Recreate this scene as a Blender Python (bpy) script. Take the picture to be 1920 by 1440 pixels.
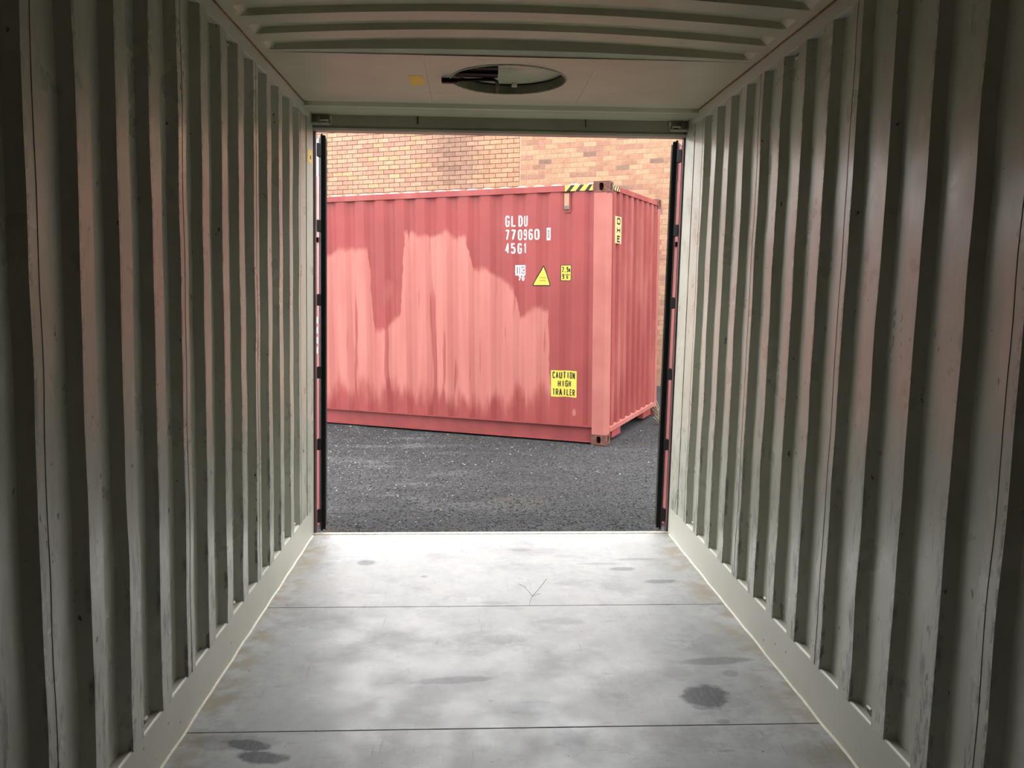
import bpy, bmesh, math, random
import numpy as np
from mathutils import Vector, Matrix, noise as mnoise

# ------------------------------------------------------------------ camera, world, exposure
for o in list(bpy.data.objects):
    bpy.data.objects.remove(o, do_unlink=True)
scene = bpy.context.scene
COL = scene.collection
random.seed(7)
rng = np.random.default_rng(7)

CAM_POS = Vector((-0.1397, -5.3107, 1.5845))
YAW, PITCH, ROLL, FPX = 0.0483, -0.1109, 0.0097, 1561.5
_f = Vector((math.sin(YAW) * math.cos(PITCH), math.cos(YAW) * math.cos(PITCH), math.sin(PITCH)))
_r = Vector((math.cos(YAW), -math.sin(YAW), 0))
_u = _r.cross(_f)
CR = _r * math.cos(ROLL) + _u * math.sin(ROLL)
CU = -_r * math.sin(ROLL) + _u * math.cos(ROLL)
CF = _f
cam_data = bpy.data.cameras.new('camera')
cam = bpy.data.objects.new('camera', cam_data)
COL.objects.link(cam)
m = Matrix(((CR.x, CU.x, -CF.x, CAM_POS.x), (CR.y, CU.y, -CF.y, CAM_POS.y), (CR.z, CU.z, -CF.z, CAM_POS.z), (0, 0, 0, 1)))
cam.matrix_world = m
cam_data.sensor_width = 36.0
cam_data.lens = FPX / 1920 * 36.0
cam_data.clip_start = 0.05
scene.camera = cam


def to_px(P):
    d = Vector(P) - CAM_POS
    w = d.dot(CF)
    if w <= 0.01:
        return None
    return 960 + FPX * d.dot(CR) / w, 720 - FPX * d.dot(CU) / w, w


world = bpy.data.worlds.new('overcast')
scene.world = world
world.use_nodes = True
wn = world.node_tree
wn.nodes.clear()
w_out = wn.nodes.new('ShaderNodeOutputWorld')
w_bg = wn.nodes.new('ShaderNodeBackground')
w_bg.inputs['Color'].default_value = (0.97, 0.985, 1.0, 1)      # even, white overcast
w_bg.inputs['Strength'].default_value = 1.0
wn.links.new(w_bg.outputs[0], w_out.inputs[0])

scene.view_settings.view_transform = 'Standard'
scene.view_settings.look = 'None'
scene.view_settings.exposure = 3.4
scene.view_settings.gamma = 1.0
scene.view_settings.use_curve_mapping = False
scene.cycles.max_bounces = 16
scene.cycles.diffuse_bounces = 12
scene.cycles.glossy_bounces = 8

# ------------------------------------------------------------------ helpers
RACK = 0.01478       # the old container leans a little to its right: x shifts with height


class MB:
    """collects faces, links them as ONE mesh object"""
    def __init__(self, rack=False):
        self.v = []; self.f = []; self.rack = rack; self.mi = []; self.cur = 0

    def quad(self, a, b, c, d):
        n = len(self.v); self.v += [tuple(a), tuple(b), tuple(c), tuple(d)]
        self.f.append((n, n + 1, n + 2, n + 3)); self.mi.append(self.cur)

    def poly(self, pts):
        n = len(self.v); self.v += [tuple(p) for p in pts]
        self.f.append(tuple(range(n, n + len(pts)))); self.mi.append(self.cur)

    def box(self, x0, x1, y0, y1, z0, z1):
        n = len(self.v)
        self.v += [(x0, y0, z0), (x1, y0, z0), (x1, y1, z0), (x0, y1, z0), (x0, y0, z1), (x1, y0, z1), (x1, y1, z1), (x0, y1, z1)]
        for q in ((0, 3, 2, 1), (4, 5, 6, 7), (0, 1, 5, 4), (1, 2, 6, 5), (2, 3, 7, 6), (3, 0, 4, 7)):
            self.f.append(tuple(n + i for i in q)); self.mi.append(self.cur)
        return self

    def prism(self, pts, axis, a, b):
        """pts: 2-D outline; axis 'x','y','z' is the extrusion axis from a to b"""
        def P(p, t):
            if axis == 'x': return (t, p[0], p[1])
            if axis == 'y': return (p[0], t, p[1])
            return (p[0], p[1], t)
        n = len(self.v); k = len(pts)
        self.v += [P(p, a) for p in pts] + [P(p, b) for p in pts]
        for i in range(k):
            j = (i + 1) % k
            self.f.append((n + i, n + j, n + k + j, n + k + i)); self.mi.append(self.cur)
        self.f.append(tuple(n + i for i in range(k))[::-1]); self.mi.append(self.cur)
        self.f.append(tuple(n + k + i for i in range(k))); self.mi.append(self.cur)
        return self

    def tube(self, pts, r, seg=8, cap=True):
        pts = [Vector(p) for p in pts]
        rings = []
        for i, p in enumerate(pts):
            if i == 0: t = pts[1] - p
            elif i == len(pts) - 1: t = p - pts[i - 1]
            else: t = (pts[i + 1] - p).normalized() + (p - pts[i - 1]).normalized()
            t.normalize()
            a = Vector((0, 0, 1)) if abs(t.z) < 0.9 else Vector((1, 0, 0))
            e1 = t.cross(a).normalized(); e2 = t.cross(e1)
            n = len(self.v)
            for k in range(seg):
                th = 2 * math.pi * k / seg
                self.v.append(tuple(p + e1 * (r * math.cos(th)) + e2 * (r * math.sin(th))))
            rings.append(n)
        for a, b in zip(rings[:-1], rings[1:]):
            for k in range(seg):
                j = (k + 1) % seg
                self.f.append((a + k, a + j, b + j, b + k)); self.mi.append(self.cur)
        if cap:
            self.f.append(tuple(rings[0] + k for k in range(seg))); self.mi.append(self.cur)
            self.f.append(tuple(rings[-1] + k for k in range(seg))[::-1]); self.mi.append(self.cur)
        return self

    def sheet(self, rows):
        """grid of points (list of rows)"""
        n = len(self.v); c = len(rows[0])
        for r in rows: self.v += [tuple(p) for p in r]
        for i in range(len(rows) - 1):
            for j in range(c - 1):
                self.f.append((n + i * c + j, n + i * c + j + 1, n + (i + 1) * c + j + 1, n + (i + 1) * c + j)); self.mi.append(self.cur)
        return self

    def build(self, name, mat, parent=None, origin=None, bevel=0.0, solid=0.0, recalc=True, smooth=False):
        me = bpy.data.meshes.new(name)
        V = self.v
        if self.rack: V = [(x + RACK * z, y, z) for x, y, z in V]
        if origin is not None: V = [(x - origin[0], y - origin[1], z - origin[2]) for x, y, z in V]
        me.from_pydata(V, [], self.f)
        mats = mat if isinstance(mat, (list, tuple)) else [mat]
        for mm in mats: me.materials.append(mm)
        if len(mats) > 1: me.polygons.foreach_set('material_index', self.mi)
        if recalc:
            bm = bmesh.new(); bm.from_mesh(me)
            bmesh.ops.recalc_face_normals(bm, faces=bm.faces); bm.to_mesh(me); bm.free()
        if smooth:
            me.polygons.foreach_set('use_smooth', [True] * len(me.polygons))
        me.update()
        o = bpy.data.objects.new(name, me); COL.objects.link(o)
        if parent is not None: o.parent = parent
        elif origin is not None: o.location = origin
        if solid:
            s = o.modifiers.new('thickness', 'SOLIDIFY'); s.thickness = solid; s.offset = 0
        if bevel:
            b = o.modifiers.new('edge', 'BEVEL'); b.width = bevel; b.segments = 2; b.limit_method = 'ANGLE'
        return o


def tag(o, label, cat=None, group=None, kind=None):
    o['label'] = label
    if cat: o['category'] = cat
    if group: o['group'] = group
    if kind: o['kind'] = kind
    return o


def empty(name, loc=(0, 0, 0)):
    o = bpy.data.objects.new(name, None); COL.objects.link(o); o.location = loc
    o.empty_display_size = 0.2
    return o


# ------------------------------------------------------------------ materials
class NT:
    def __init__(self, name, rough=0.5, metallic=0.0, spec=0.5, k=1.0):
        self.k = k
        self.m = bpy.data.materials.new(name); self.m.use_nodes = True
        self.t = self.m.node_tree
        self.b = self.t.nodes['Principled BSDF']
        self.b.inputs['Roughness'].default_value = rough
        self.b.inputs['Metallic'].default_value = metallic
        self.b.inputs['Specular IOR Level'].default_value = spec

    def n(self, t, **kw):
        nd = self.t.nodes.new(t)
        for k, v in kw.items(): setattr(nd, k, v)
        return nd

    def link(self, a, b): self.t.links.new(a, b)

    def coord(self, kind='Object', scale=(1, 1, 1), rot=(0, 0, 0), loc=(0, 0, 0)):
        c = self.n('ShaderNodeTexCoord'); mp = self.n('ShaderNodeMapping')
        mp.inputs['Scale'].default_value = scale; mp.inputs['Rotation'].default_value = rot; mp.inputs['Location'].default_value = loc
        self.link(c.outputs[kind], mp.inputs['Vector']); return mp.outputs[0]

    def geo(self, scale=(1, 1, 1), rot=(0, 0, 0), loc=(0, 0, 0)):
        c = self.n('ShaderNodeNewGeometry'); mp = self.n('ShaderNodeMapping')
        mp.inputs['Scale'].default_value = scale; mp.inputs['Rotation'].default_value = rot; mp.inputs['Location'].default_value = loc
        self.link(c.outputs['Position'], mp.inputs['Vector']); return mp.outputs[0]

    def noise(self, vec, scale=1.0, detail=4.0, rough=0.55, dist=0.0):
        nd = self.n('ShaderNodeTexNoise')
        nd.inputs['Scale'].default_value = scale; nd.inputs['Detail'].default_value = detail
        nd.inputs['Roughness'].default_value = rough; nd.inputs['Distortion'].default_value = dist
        self.link(vec, nd.inputs['Vector']); return nd.outputs['Fac']

    def voronoi(self, vec, scale, feature='F1', out='Distance'):
        nd = self.n('ShaderNodeTexVoronoi', feature=feature); nd.inputs['Scale'].default_value = scale
        self.link(vec, nd.inputs['Vector']); return nd.outputs[out]

    def ramp(self, fac, lo, hi, a=0.0, b=1.0):
        nd = self.n('ShaderNodeMapRange', interpolation_type='SMOOTHSTEP')
        nd.inputs['From Min'].default_value = lo; nd.inputs['From Max'].default_value = hi
        nd.inputs['To Min'].default_value = a; nd.inputs['To Max'].default_value = b
        self.sock(nd.inputs['Value'], fac); return nd.outputs[0]

    def sock(self, inp, v):
        if isinstance(v, (int, float)): inp.default_value = v
        elif isinstance(v, (tuple, list)): inp.default_value = tuple(v) if len(v) != 3 or inp.type == 'VECTOR' else tuple(v) + (1,)
        else: self.link(v, inp)

    def math(self, op, a, b=0.0, c=None, clamp=False):
        nd = self.n('ShaderNodeMath', operation=op, use_clamp=clamp)
        self.sock(nd.inputs[0], a); self.sock(nd.inputs[1], b)
        if c is not None: self.sock(nd.inputs[2], c)
        return nd.outputs[0]

    def mix(self, fac, a, b, mode='MIX'):
        nd = self.n('ShaderNodeMix', data_type='RGBA', blend_type=mode)
        self.sock(nd.inputs['Factor'], fac); self.sock(nd.inputs[6], a); self.sock(nd.inputs[7], b)
        return nd.outputs[2]

    def sep(self, vec):
        nd = self.n('ShaderNodeSeparateXYZ'); self.link(vec, nd.inputs[0]); return nd.outputs

    def color(self, c):
        if self.k != 1.0:
            nd = self.n('ShaderNodeVectorMath', operation='SCALE'); nd.inputs['Scale'].default_value = self.k
            self.link(c, nd.inputs[0]); c = nd.outputs[0]
        self.sock(self.b.inputs['Base Color'], c)

    def rough(self, r): self.sock(self.b.inputs['Roughness'], r)

    def bump(self, h, strength=0.3, dist=0.01):
        nd = self.n('ShaderNodeBump'); nd.inputs['Strength'].default_value = strength; nd.inputs['Distance'].default_value = dist
        self.link(h, nd.inputs['Height']); self.link(nd.outputs[0], self.b.inputs['Normal'])


OUT = 0.575      # reflectance of everything that stands outdoors


def plain(name, col, rough=0.5, metallic=0.0, var=0.12, scale=8.0, bump=0.0, spec=0.5, k=1.0):
    t = NT(name, rough, metallic, spec, k)
    v = t.geo()
    f = t.noise(v, scale, 5)
    c2 = tuple(max(0, x * (1 - 2 * var)) for x in col)
    t.color(t.mix(t.ramp(f, 0.3, 0.7), col, c2))
    if bump: t.bump(t.noise(v, scale * 12, 3), bump, 0.003)
    return t.m


PAINT_A = (0.435, 0.438, 0.362); PAINT_B = (0.38, 0.383, 0.312)


def wall_paint():
    t = NT('worn_cream_paint', 0.36, 0, 0.9)
    g = t.geo()
    base = t.mix(t.ramp(t.noise(g, 1.7, 4), 0.3, 0.7), PAINT_A, PAINT_B)
    z = t.sep(g)[2]
    low = t.ramp(z, 1.35, 0.2)
    # grey and blue rub marks: smeared obliquely, thicker low down where cargo rubs
    sm = t.noise(t.geo(scale=(3, 26, 5.5), rot=(0.5, 0, 0)), 1.6, 6, 0.65)
    rub = t.math('MULTIPLY', t.ramp(sm, 0.50, 0.64), t.math('MULTIPLY_ADD', low, 0.85, 0.10))
    ax = t.math('ABSOLUTE', t.math('SUBTRACT', t.sep(g)[0], t.math('MULTIPLY', z, RACK)))
    face = t.ramp(ax, 1.1663 + 0.014, 1.1663 + 0.006)
    rub = t.math('MULTIPLY', rub, face)
    base = t.mix(rub, base, (0.11, 0.105, 0.11))
    blue = t.math('MULTIPLY', t.ramp(t.noise(t.geo(scale=(2, 18, 4), loc=(3, 1, 7)), 1.3, 5), 0.62, 0.70), 0.45)
    base = t.mix(blue, base, (0.29, 0.32, 0.37))
    pale = t.ramp(t.noise(t.geo(scale=(2, 8, 3), loc=(9, 4, 2)), 1.5, 5, 0.6), 0.58, 0.68, 0.0, 0.4)
    base = t.mix(pale, base, (0.55, 0.53, 0.48))
    # chips along the rib edges that stick out into the room
    yy = t.sep(g)[1]
    fr = t.math('FRACT', t.math('MULTIPLY', t.math('SUBTRACT', yy, Y0 - 60 * PITCHY), 1 / PITCHY))
    edge = t.math('MULTIPLY', t.ramp(fr, 0.085, 0.0), t.ramp(t.noise(t.geo(scale=(1, 12, 10)), 1.6, 6, 0.75), 0.47, 0.55))
    edge = t.math('MULTIPLY', edge, t.ramp(t.noise(g, 1.1, 2), 0.3, 0.6))
    base = t.mix(t.math('MULTIPLY', edge, 0.85), base, (0.055, 0.045, 0.038))
    # chips and rust specks
    sp = t.noise(t.geo(scale=(1, 1.4, 0.6)), 30, 4, 0.6)
    chip = t.ramp(t.math('ADD', sp, t.math('MULTIPLY', t.noise(g, 2.4, 2), 0.28)), 0.83, 0.87)
    base = t.mix(chip, base, (0.05, 0.028, 0.016))
    rr = t.math('MULTIPLY', t.ramp(t.noise(t.geo(scale=(1, 9, 1.6), loc=(5, 5, 5)), 1.7, 6, 0.7), 0.64, 0.72), t.ramp(z, 0.9, 0.2))
    base = t.mix(t.math('MULTIPLY', rr, 0.8), base, (0.16, 0.07, 0.03))
    t.color(base)
    t.rough(t.ramp(t.noise(g, 5, 4), 0.3, 0.7, 0.26, 0.40))
    t.bump(t.noise(g, 14, 5), 0.07, 0.01)
    return t.m


def soft_paint(name, a, b, rough=0.42, rust=0.86):
    t = NT(name, rough)
    g = t.geo()
    base = t.mix(t.ramp(t.noise(g, 2.2, 5), 0.3, 0.7), a, b)
    st = t.ramp(t.noise(t.geo(scale=(2, 7, 7), loc=(2, 3, 1)), 1.2, 5, 0.65), 0.62, 0.74, 0, 0.35)
    base = t.mix(st, base, (0.20, 0.19, 0.175))
    sp = t.noise(g, 34, 4, 0.6)
    chip = t.ramp(t.math('ADD', sp, t.math('MULTIPLY', t.noise(g, 3.1, 2), 0.28)), rust, rust + 0.03)
    base = t.mix(chip, base, (0.06, 0.033, 0.018))
    t.color(base)
    t.bump(t.noise(g, 9, 4), 0.08, 0.01)
    return t.m


# marks on the floor: (x, y, half length x, half width y, strength, rotation)
FLOOR_MARKS = [
    (0.79, -2.21, 0.092, 0.085, 1.0, 0.3), (0.745, -2.30, 0.03, 0.022, 0.5, 0.0), (0.80, -2.41, 0.025, 0.018, 0.4, 0.0),
    (-0.92, -2.515, 0.085, 0.034, 1.0, -0.25), (-0.845, -2.600, 0.095, 0.034, 1.0, -0.15), (-0.98, -2.50, 0.16, 0.05, 0.35, 0.0),
    (-0.75, -0.556, 0.055, 0.045, 0.6, 0.0), (0.836, -0.52, 0.13, 0.022, 0.35, 0.05), (0.73, -0.695, 0.07, 0.032, 0.55, 0.0),
    (0.90, -0.905, 0.085, 0.030, 0.5, 0.05), (0.93, -1.90, 0.15, 0.035, 0.5, 0.08), (-0.20, -2.05, 0.16, 0.030, 0.5, 0.1),
    (0.95, -2.02, 0.035, 0.03, 0.4, 0.3), (0.30, -1.45, 0.10, 0.04, 0.25, 0.0), (0.10, -2.28, 0.11, 0.06, 0.32, 0.0),
    (0.21, -2.52, 0.05, 0.10, 0.4, 0.3), (0.62, -0.60, 0.12, 0.02, 0.3, 0.0), (0.17, -0.33, 0.06, 0.03, 0.35, 0.0),
    (-0.40, -0.80, 0.02, 0.02, 0.5, 0.0), (-0.02, -1.20, 0.09, 0.02, 0.3, 0.0), (0.02, -1.65, 0.10, 0.05, 0.25, 0.0)]


def floor_paint():
    t = NT('scuffed_pale_floor_paint', 0.42, 0, 0.4, 0.71)
    g = t.geo()
    base = t.mix(t.ramp(t.noise(g, 1.5, 5), 0.32, 0.68), (0.52, 0.52, 0.51), (0.44, 0.448, 0.43))
    mott = t.ramp(t.noise(t.geo(scale=(14, 9, 1)), 1.0, 6, 0.7), 0.40, 0.62, 0, 0.5)
    base = t.mix(mott, base, (0.40, 0.40, 0.395))
    worn = t.ramp(t.noise(t.geo(scale=(2.0, 2.6, 1), loc=(1, 4, 0)), 1.0, 7, 0.7), 0.49, 0.62, 0, 0.55)
    base = t.mix(worn, base, (0.29, 0.285, 0.295))
    white = t.ramp(t.noise(t.geo(scale=(3.5, 5, 1), loc=(6, 2, 0)), 1.0, 7, 0.75), 0.56, 0.66, 0, 0.6)
    base = t.mix(white, base, (0.60, 0.60, 0.615))
    # drag scratches along the length and across
    s1 = t.ramp(t.noise(t.geo(scale=(60, 4, 1), rot=(0, 0, 0.12)), 1.0, 6, 0.7), 0.58, 0.70, 0, 0.5)
    s1 = t.math('MULTIPLY', s1, t.ramp(t.noise(g, 2.1, 4), 0.44, 0.58))
    base = t.mix(s1, base, (0.155, 0.15, 0.155))
    s2 = t.ramp(t.noise(t.geo(scale=(5, 32, 1), loc=(2, 7, 0)), 1.0, 6, 0.7), 0.60, 0.70, 0, 0.6)
    base = t.mix(s2, base, (0.17, 0.16, 0.18))
    xyz = t.sep(g)
    ax = t.math('ABSOLUTE', xyz[0])
    edge = t.math('MULTIPLY', t.ramp(ax, 0.93, 1.14), t.ramp(t.noise(g, 7, 5), 0.38, 0.62))
    base = t.mix(t.math('MULTIPLY', edge, 0.8), base, (0.31, 0.25, 0.16))
    rust = t.ramp(t.noise(t.geo(scale=(6, 12, 1), loc=(8, 2, 0)), 1.4, 6, 0.7), 0.62, 0.70, 0, 0.55)
    base = t.mix(rust, base, (0.20, 0.13, 0.09))
    wob = t.noise(t.geo(scale=(12, 12, 12)), 1.0, 5, 0.6)
    wob2 = t.noise(t.geo(scale=(40, 40, 12)), 1.0, 3, 0.6)
    streak = t.ramp(t.noise(t.geo(scale=(70, 14, 1)), 1.0, 5, 0.7), 0.35, 0.6)
    tot = None
    for (mx, my, a, b, s, r) in FLOOR_MARKS:
        dx = t.math('SUBTRACT', xyz[0], mx); dy = t.math('SUBTRACT', xyz[1], my)
        c, sn = math.cos(r), math.sin(r)
        u = t.math('MULTIPLY', t.math('ADD', t.math('MULTIPLY', dx, c), t.math('MULTIPLY', dy, sn)), 1 / a)
        v = t.math('MULTIPLY', t.math('ADD', t.math('MULTIPLY', dx, -sn), t.math('MULTIPLY', dy, c)), 1 / b)
        d = t.math('SQRT', t.math('ADD', t.math('MULTIPLY', u, u), t.math('MULTIPLY', v, v)))
        d = t.math('ADD', d, t.math('MULTIPLY_ADD', wob, 1.1, -0.55))
        d = t.math('ADD', d, t.math('MULTIPLY_ADD', wob2, 0.5, -0.25))
        mk = t.math('MULTIPLY', t.ramp(d, 1.25, 0.75, 0, s), t.math('MULTIPLY_ADD', streak, 0.15, 0.85, True))
        tot = mk if tot is None else t.math('MAXIMUM', tot, mk)
    base = t.mix(tot, base, (0.045, 0.044, 0.056))
    specks = t.ramp(t.noise(g, 38, 3, 0.6), 0.71, 0.74)
    base = t.mix(specks, base, (0.10, 0.07, 0.05))
    t.color(base)
    t.rough(t.ramp(t.noise(g, 4, 4), 0.3, 0.7, 0.36, 0.55))
    t.bump(t.noise(t.geo(scale=(6, 30, 1)), 1.0, 5), 0.06, 0.01)
    return t.m


def red_paint(front=False):
    t = NT('faded_red_container_paint_front' if front else 'faded_red_container_paint', 0.6, 0, 0.12, OUT)
    c = t.coord('Object')
    xyz = t.sep(c)
    deep = t.mix(t.ramp(t.noise(c, 1.3, 4), 0.3, 0.7), (0.232, 0.046, 0.043), (0.200, 0.039, 0.037))
    pale = t.mix(t.ramp(t.noise(t.coord('Object', (6, 6, 0.6)), 1.0, 4), 0.3, 0.7), (0.355, 0.128, 0.106), (0.315, 0.100, 0.084))
    if front:
        # touched-up paint rolled on in broad vertical strokes: height of its upper edge along the wall
        cr = t.n('ShaderNodeValToRGB'); cr.color_ramp.interpolation = 'LINEAR'
        pts = [(-4.6, 2.2), (-3.35, 2.2), (-3.08, 2.25), (-3.02, 1.25), (-2.62, 1.35), (-2.56, 2.35), (-2.0, 2.42), (-1.72, 2.3), (-1.66, 1.98), (-1.36, 1.95),
               (-1.10, 1.78), (-1.06, 1.50), (-0.70, 1.52), (-0.67, 0.0)]
        e = cr.color_ramp.elements
        while len(e) > 1: e.remove(e[-1])
        for i, (x, z) in enumerate(pts):
            el = e[0] if i == 0 else e.new((x + 5) / 5)
            el.position = (x + 5) / 5; el.color = (z / 3, z / 3, z / 3, 1)
        xs = t.math('ADD', xyz[0], t.math('MULTIPLY_ADD', t.noise(t.coord('Object', (3, 1, 2)), 1.4, 4), 0.12, -0.06))
        t.link(t.math('MULTIPLY_ADD', xs, 0.2, 1.0), cr.inputs[0])
        top = t.math('MULTIPLY', cr.outputs[0], 3.0)
        dz = t.math('SUBTRACT', top, xyz[2])
        dz = t.math('ADD', dz, t.math('MULTIPLY_ADD', t.noise(t.coord('Object', (1.6, 1, 0.8)), 1.3, 6, 0.6), 0.5, -0.25))
        f = t.ramp(dz, -0.02, 0.07)
        lowf = t.ramp(t.math('ADD', xyz[2], t.math('MULTIPLY_ADD', t.noise(t.coord('Object', (5, 1, 1)), 1.2, 4), 0.9, -0.45)), 0.30, 0.62)
        f = t.math('MULTIPLY', f, lowf)
        # narrow strokes that were missed
        miss = t.ramp(t.noise(t.coord('Object', (7.5, 1, 0.55), loc=(4, 0, 3)), 1.0, 3), 0.60, 0.66, 0, 0.75)
        f = t.math('SUBTRACT', f, miss, clamp=True)
        f = t.math('MAXIMUM', f, t.ramp(t.noise(t.coord('Object', (2, 1, 1)), 1.0, 4), 0.66, 0.76, 0, 0.3))
        base = t.mix(f, deep, pale)
    else:
        base = t.mix(t.ramp(t.noise(t.coord('Object', (2, 2, 0.7)), 1.1, 5, 0.6), 0.45, 0.7, 0, 0.45), deep, pale)
    sc = t.ramp(t.noise(t.coord('Object', (18, 18, 5)), 1.6, 5, 0.65), 0.715, 0.74, 0, 0.5)
    base = t.mix(sc, base, (0.44, 0.27, 0.24))
    t.color(base)
    t.rough(t.ramp(t.noise(c, 3, 3), 0.3, 0.7, 0.42, 0.6))
    t.bump(t.noise(t.coord('Object', (1, 1, 1)), 5, 4), 0.12, 0.02)
    return t.m


def post_paint():
    t = NT('pale_red_post_paint', 0.6, 0, 0.12, OUT)
    c = t.coord('Object')
    base = t.mix(t.ramp(t.noise(c, 2.0, 5), 0.3, 0.7), (0.325, 0.115, 0.094), (0.275, 0.085, 0.072))
    r = t.ramp(t.noise(t.coord('Object', (20, 20, 2.5)), 1.0, 5, 0.7), 0.66, 0.74)
    base = t.mix(t.math('MULTIPLY', r, 0.6), base, (0.12, 0.05, 0.03))
    t.color(base); return t.m


def casting_rust():
    t = NT('rusty_casting', 0.8, 0, 0.1, OUT)
    c = t.coord('Object')
    base = t.mix(t.ramp(t.noise(c, 22, 5, 0.65), 0.35, 0.65), (0.135, 0.058, 0.042), (0.065, 0.032, 0.024))
    base = t.mix(t.ramp(t.noise(c, 45, 4), 0.62, 0.70), base, (0.20, 0.09, 0.04))
    t.color(base); t.bump(t.noise(c, 60, 4), 0.3, 0.004); return t.m


def asphalt():
    t = NT('fresh_asphalt', 0.8, 0, 0.15, OUT)
    g = t.geo()
    vd = t.n('ShaderNodeTexVoronoi'); vd.inputs['Scale'].default_value = 75; t.link(g, vd.inputs['Vector'])
    grey = t.n('ShaderNodeSeparateColor'); t.link(vd.outputs['Color'], grey.inputs[0])
    base = t.mix(grey.outputs[0], (0.016, 0.016, 0.017), (0.066, 0.064, 0.066))
    big = t.ramp(t.noise(g, 0.55, 5, 0.6), 0.35, 0.65)
    base = t.mix(t.math('MULTIPLY', big, 0.45), base, (0.024, 0.023, 0.024))
    xyz = t.sep(g)
    left = t.ramp(xyz[0], 0.9, -1.0)
    dust = t.math('MULTIPLY', t.ramp(t.noise(t.geo(scale=(0.8, 2.2, 1), loc=(3, 1.5, 0)), 1.0, 5, 0.6), 0.50, 0.66), t.math('MULTIPLY_ADD', left, 0.7, 0.1))
    base = t.mix(t.math('MULTIPLY', dust, 0.8), base, (0.13, 0.126, 0.12))
    brown = t.ramp(t.noise(t.geo(scale=(1.2, 2, 1), loc=(7, 3.5, 0)), 1.0, 4), 0.62, 0.70, 0, 0.35)
    base = t.mix(brown, base, (0.07, 0.05, 0.032))
    t.color(base)
    h = t.math('ADD', vd.outputs['Distance'], t.math('MULTIPLY', t.noise(g, 30, 4), 1.2))
    t.bump(h, 0.9, 0.012)
    return t.m


def attr_color(name, attr, rough=0.85, fine=60.0, amt=0.25, use_obj=False):
    t = NT(name, rough, 0, 0.12, OUT)
    if use_obj:
        a = t.n('ShaderNodeObjectInfo').outputs['Color']
    else:
        nd = t.n('ShaderNodeVertexColor'); nd.layer_name = attr; a = nd.outputs['Color']
    g = t.geo()
    blotch = t.ramp(t.noise(t.geo(scale=(1, 1, 1)), 14, 4, 0.6), 0.35, 0.7, 1.0, 1.0 - amt)
    nd = t.n('ShaderNodeVectorMath', operation='SCALE'); t.link(a, nd.inputs[0]); t.link(blotch, nd.inputs['Scale'])
    t.color(nd.outputs[0])
    t.bump(t.noise(g, fine, 4), 0.25, 0.004)
    return t.m


PITCHY, Y0 = 0.2462, -0.405
M = {}
M['wall'] = wall_paint()
M['plate'] = soft_paint('cream_plate_paint', (0.50, 0.495, 0.425), (0.45, 0.45, 0.385))
M['roof'] = soft_paint('cream_roof_paint', (0.50, 0.48, 0.345), (0.43, 0.415, 0.305), rust=0.9)
M['floor'] = floor_paint()
M['under'] = plain('dark_underframe', (0.05, 0.045, 0.04), 0.8)
M['rust'] = plain('rust_line', (0.30, 0.15, 0.055), 0.85, 0, 0.3, 30)
M['collar'] = plain('shaded_collar_paint', (0.20, 0.19, 0.125), 0.5, 0, 0.2, 9)  # darker copy of the cream, with the hatch ring's shade in the colour
M['scratch'] = plain('grey_scratch', (0.14, 0.12, 0.11), 0.7, 0, 0.3, 30)
M['darkrust'] = plain('black_rust', (0.010, 0.008, 0.006), 0.9, 0, 0.3, 60, spec=0.05)
M['header'] = soft_paint('shaded_header_paint', (0.33, 0.32, 0.25), (0.26, 0.25, 0.195))  # cream paint darkened: the beam's shade is put into its colour
M['weld'] = plain('brown_weld', (0.22, 0.15, 0.09), 0.7, 0, 0.3, 12)
M['sealant'] = plain('cream_sealant', (0.80, 0.77, 0.66), 0.5, 0, 0.08, 30)
M['steel'] = plain('worn_cream_steel', (0.52, 0.48, 0.40), 0.45, 0, 0.2, 40)
M['darksteel'] = plain('dark_greased_steel', (0.010, 0.009, 0.008), 0.5, 0, 0.2, 20, spec=0.2)
M['rubber'] = plain('black_rubber', (0.005, 0.005, 0.005), 0.55, 0, 0.2, 20, spec=0.2)
M['doorin'] = plain('grey_green_door_paint', (0.22, 0.225, 0.20), 0.45, 0, 0.15, 6)
M['reddoor'] = plain('red_door_paint', (0.33, 0.095, 0.09), 0.45, 0, 0.12, 4, spec=0.12, k=OUT)
M['purple'] = plain('dull_mauve_post_paint', (0.25, 0.14, 0.145), 0.5, 0, 0.15, 5, spec=0.12, k=OUT)
M['white'] = plain('white_lettering', (0.62, 0.62, 0.615), 0.5, 0, 0.03, 20, spec=0.12, k=OUT)
M['yellow'] = plain('yellow_sticker', (0.50, 0.42, 0.065), 0.45, 0, 0.03, 12, spec=0.12, k=OUT)
M['paleyellow'] = plain('pale_yellow_sticker', (0.42, 0.33, 0.15), 0.5, 0, 0.05, 12, spec=0.12, k=OUT)
M['orange'] = plain('yellow_wall_sticker', (0.80, 0.52, 0.06), 0.5, 0, 0.05, 12)
M['black'] = plain('black_print', (0.018, 0.017, 0.016), 0.5, 0, 0.1, 12, spec=0.12, k=OUT)
M['print'] = plain('ochre_print', (0.30, 0.18, 0.03), 0.5, 0, 0.05, 12, spec=0.12, k=OUT)
M['greyred'] = plain('mauve_print', (0.19, 0.115, 0.13), 0.5, 0, 0.05, 12, spec=0.12, k=OUT)
M['redfront'] = red_paint(True)
M['red'] = red_paint(False)
M['deepred'] = plain('deep_red_rail_paint', (0.205, 0.042, 0.040), 0.6, 0, 0.12, 3, spec=0.12, k=OUT)
M['post'] = post_paint()
M['casting'] = casting_rust()
M['roofred'] = plain('pale_pink_roof', (0.50, 0.40, 0.365), 0.6, 0, 0.12, 5, spec=0.12, k=OUT)  # pale pink over the whole roof sheet and its ribs
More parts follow.
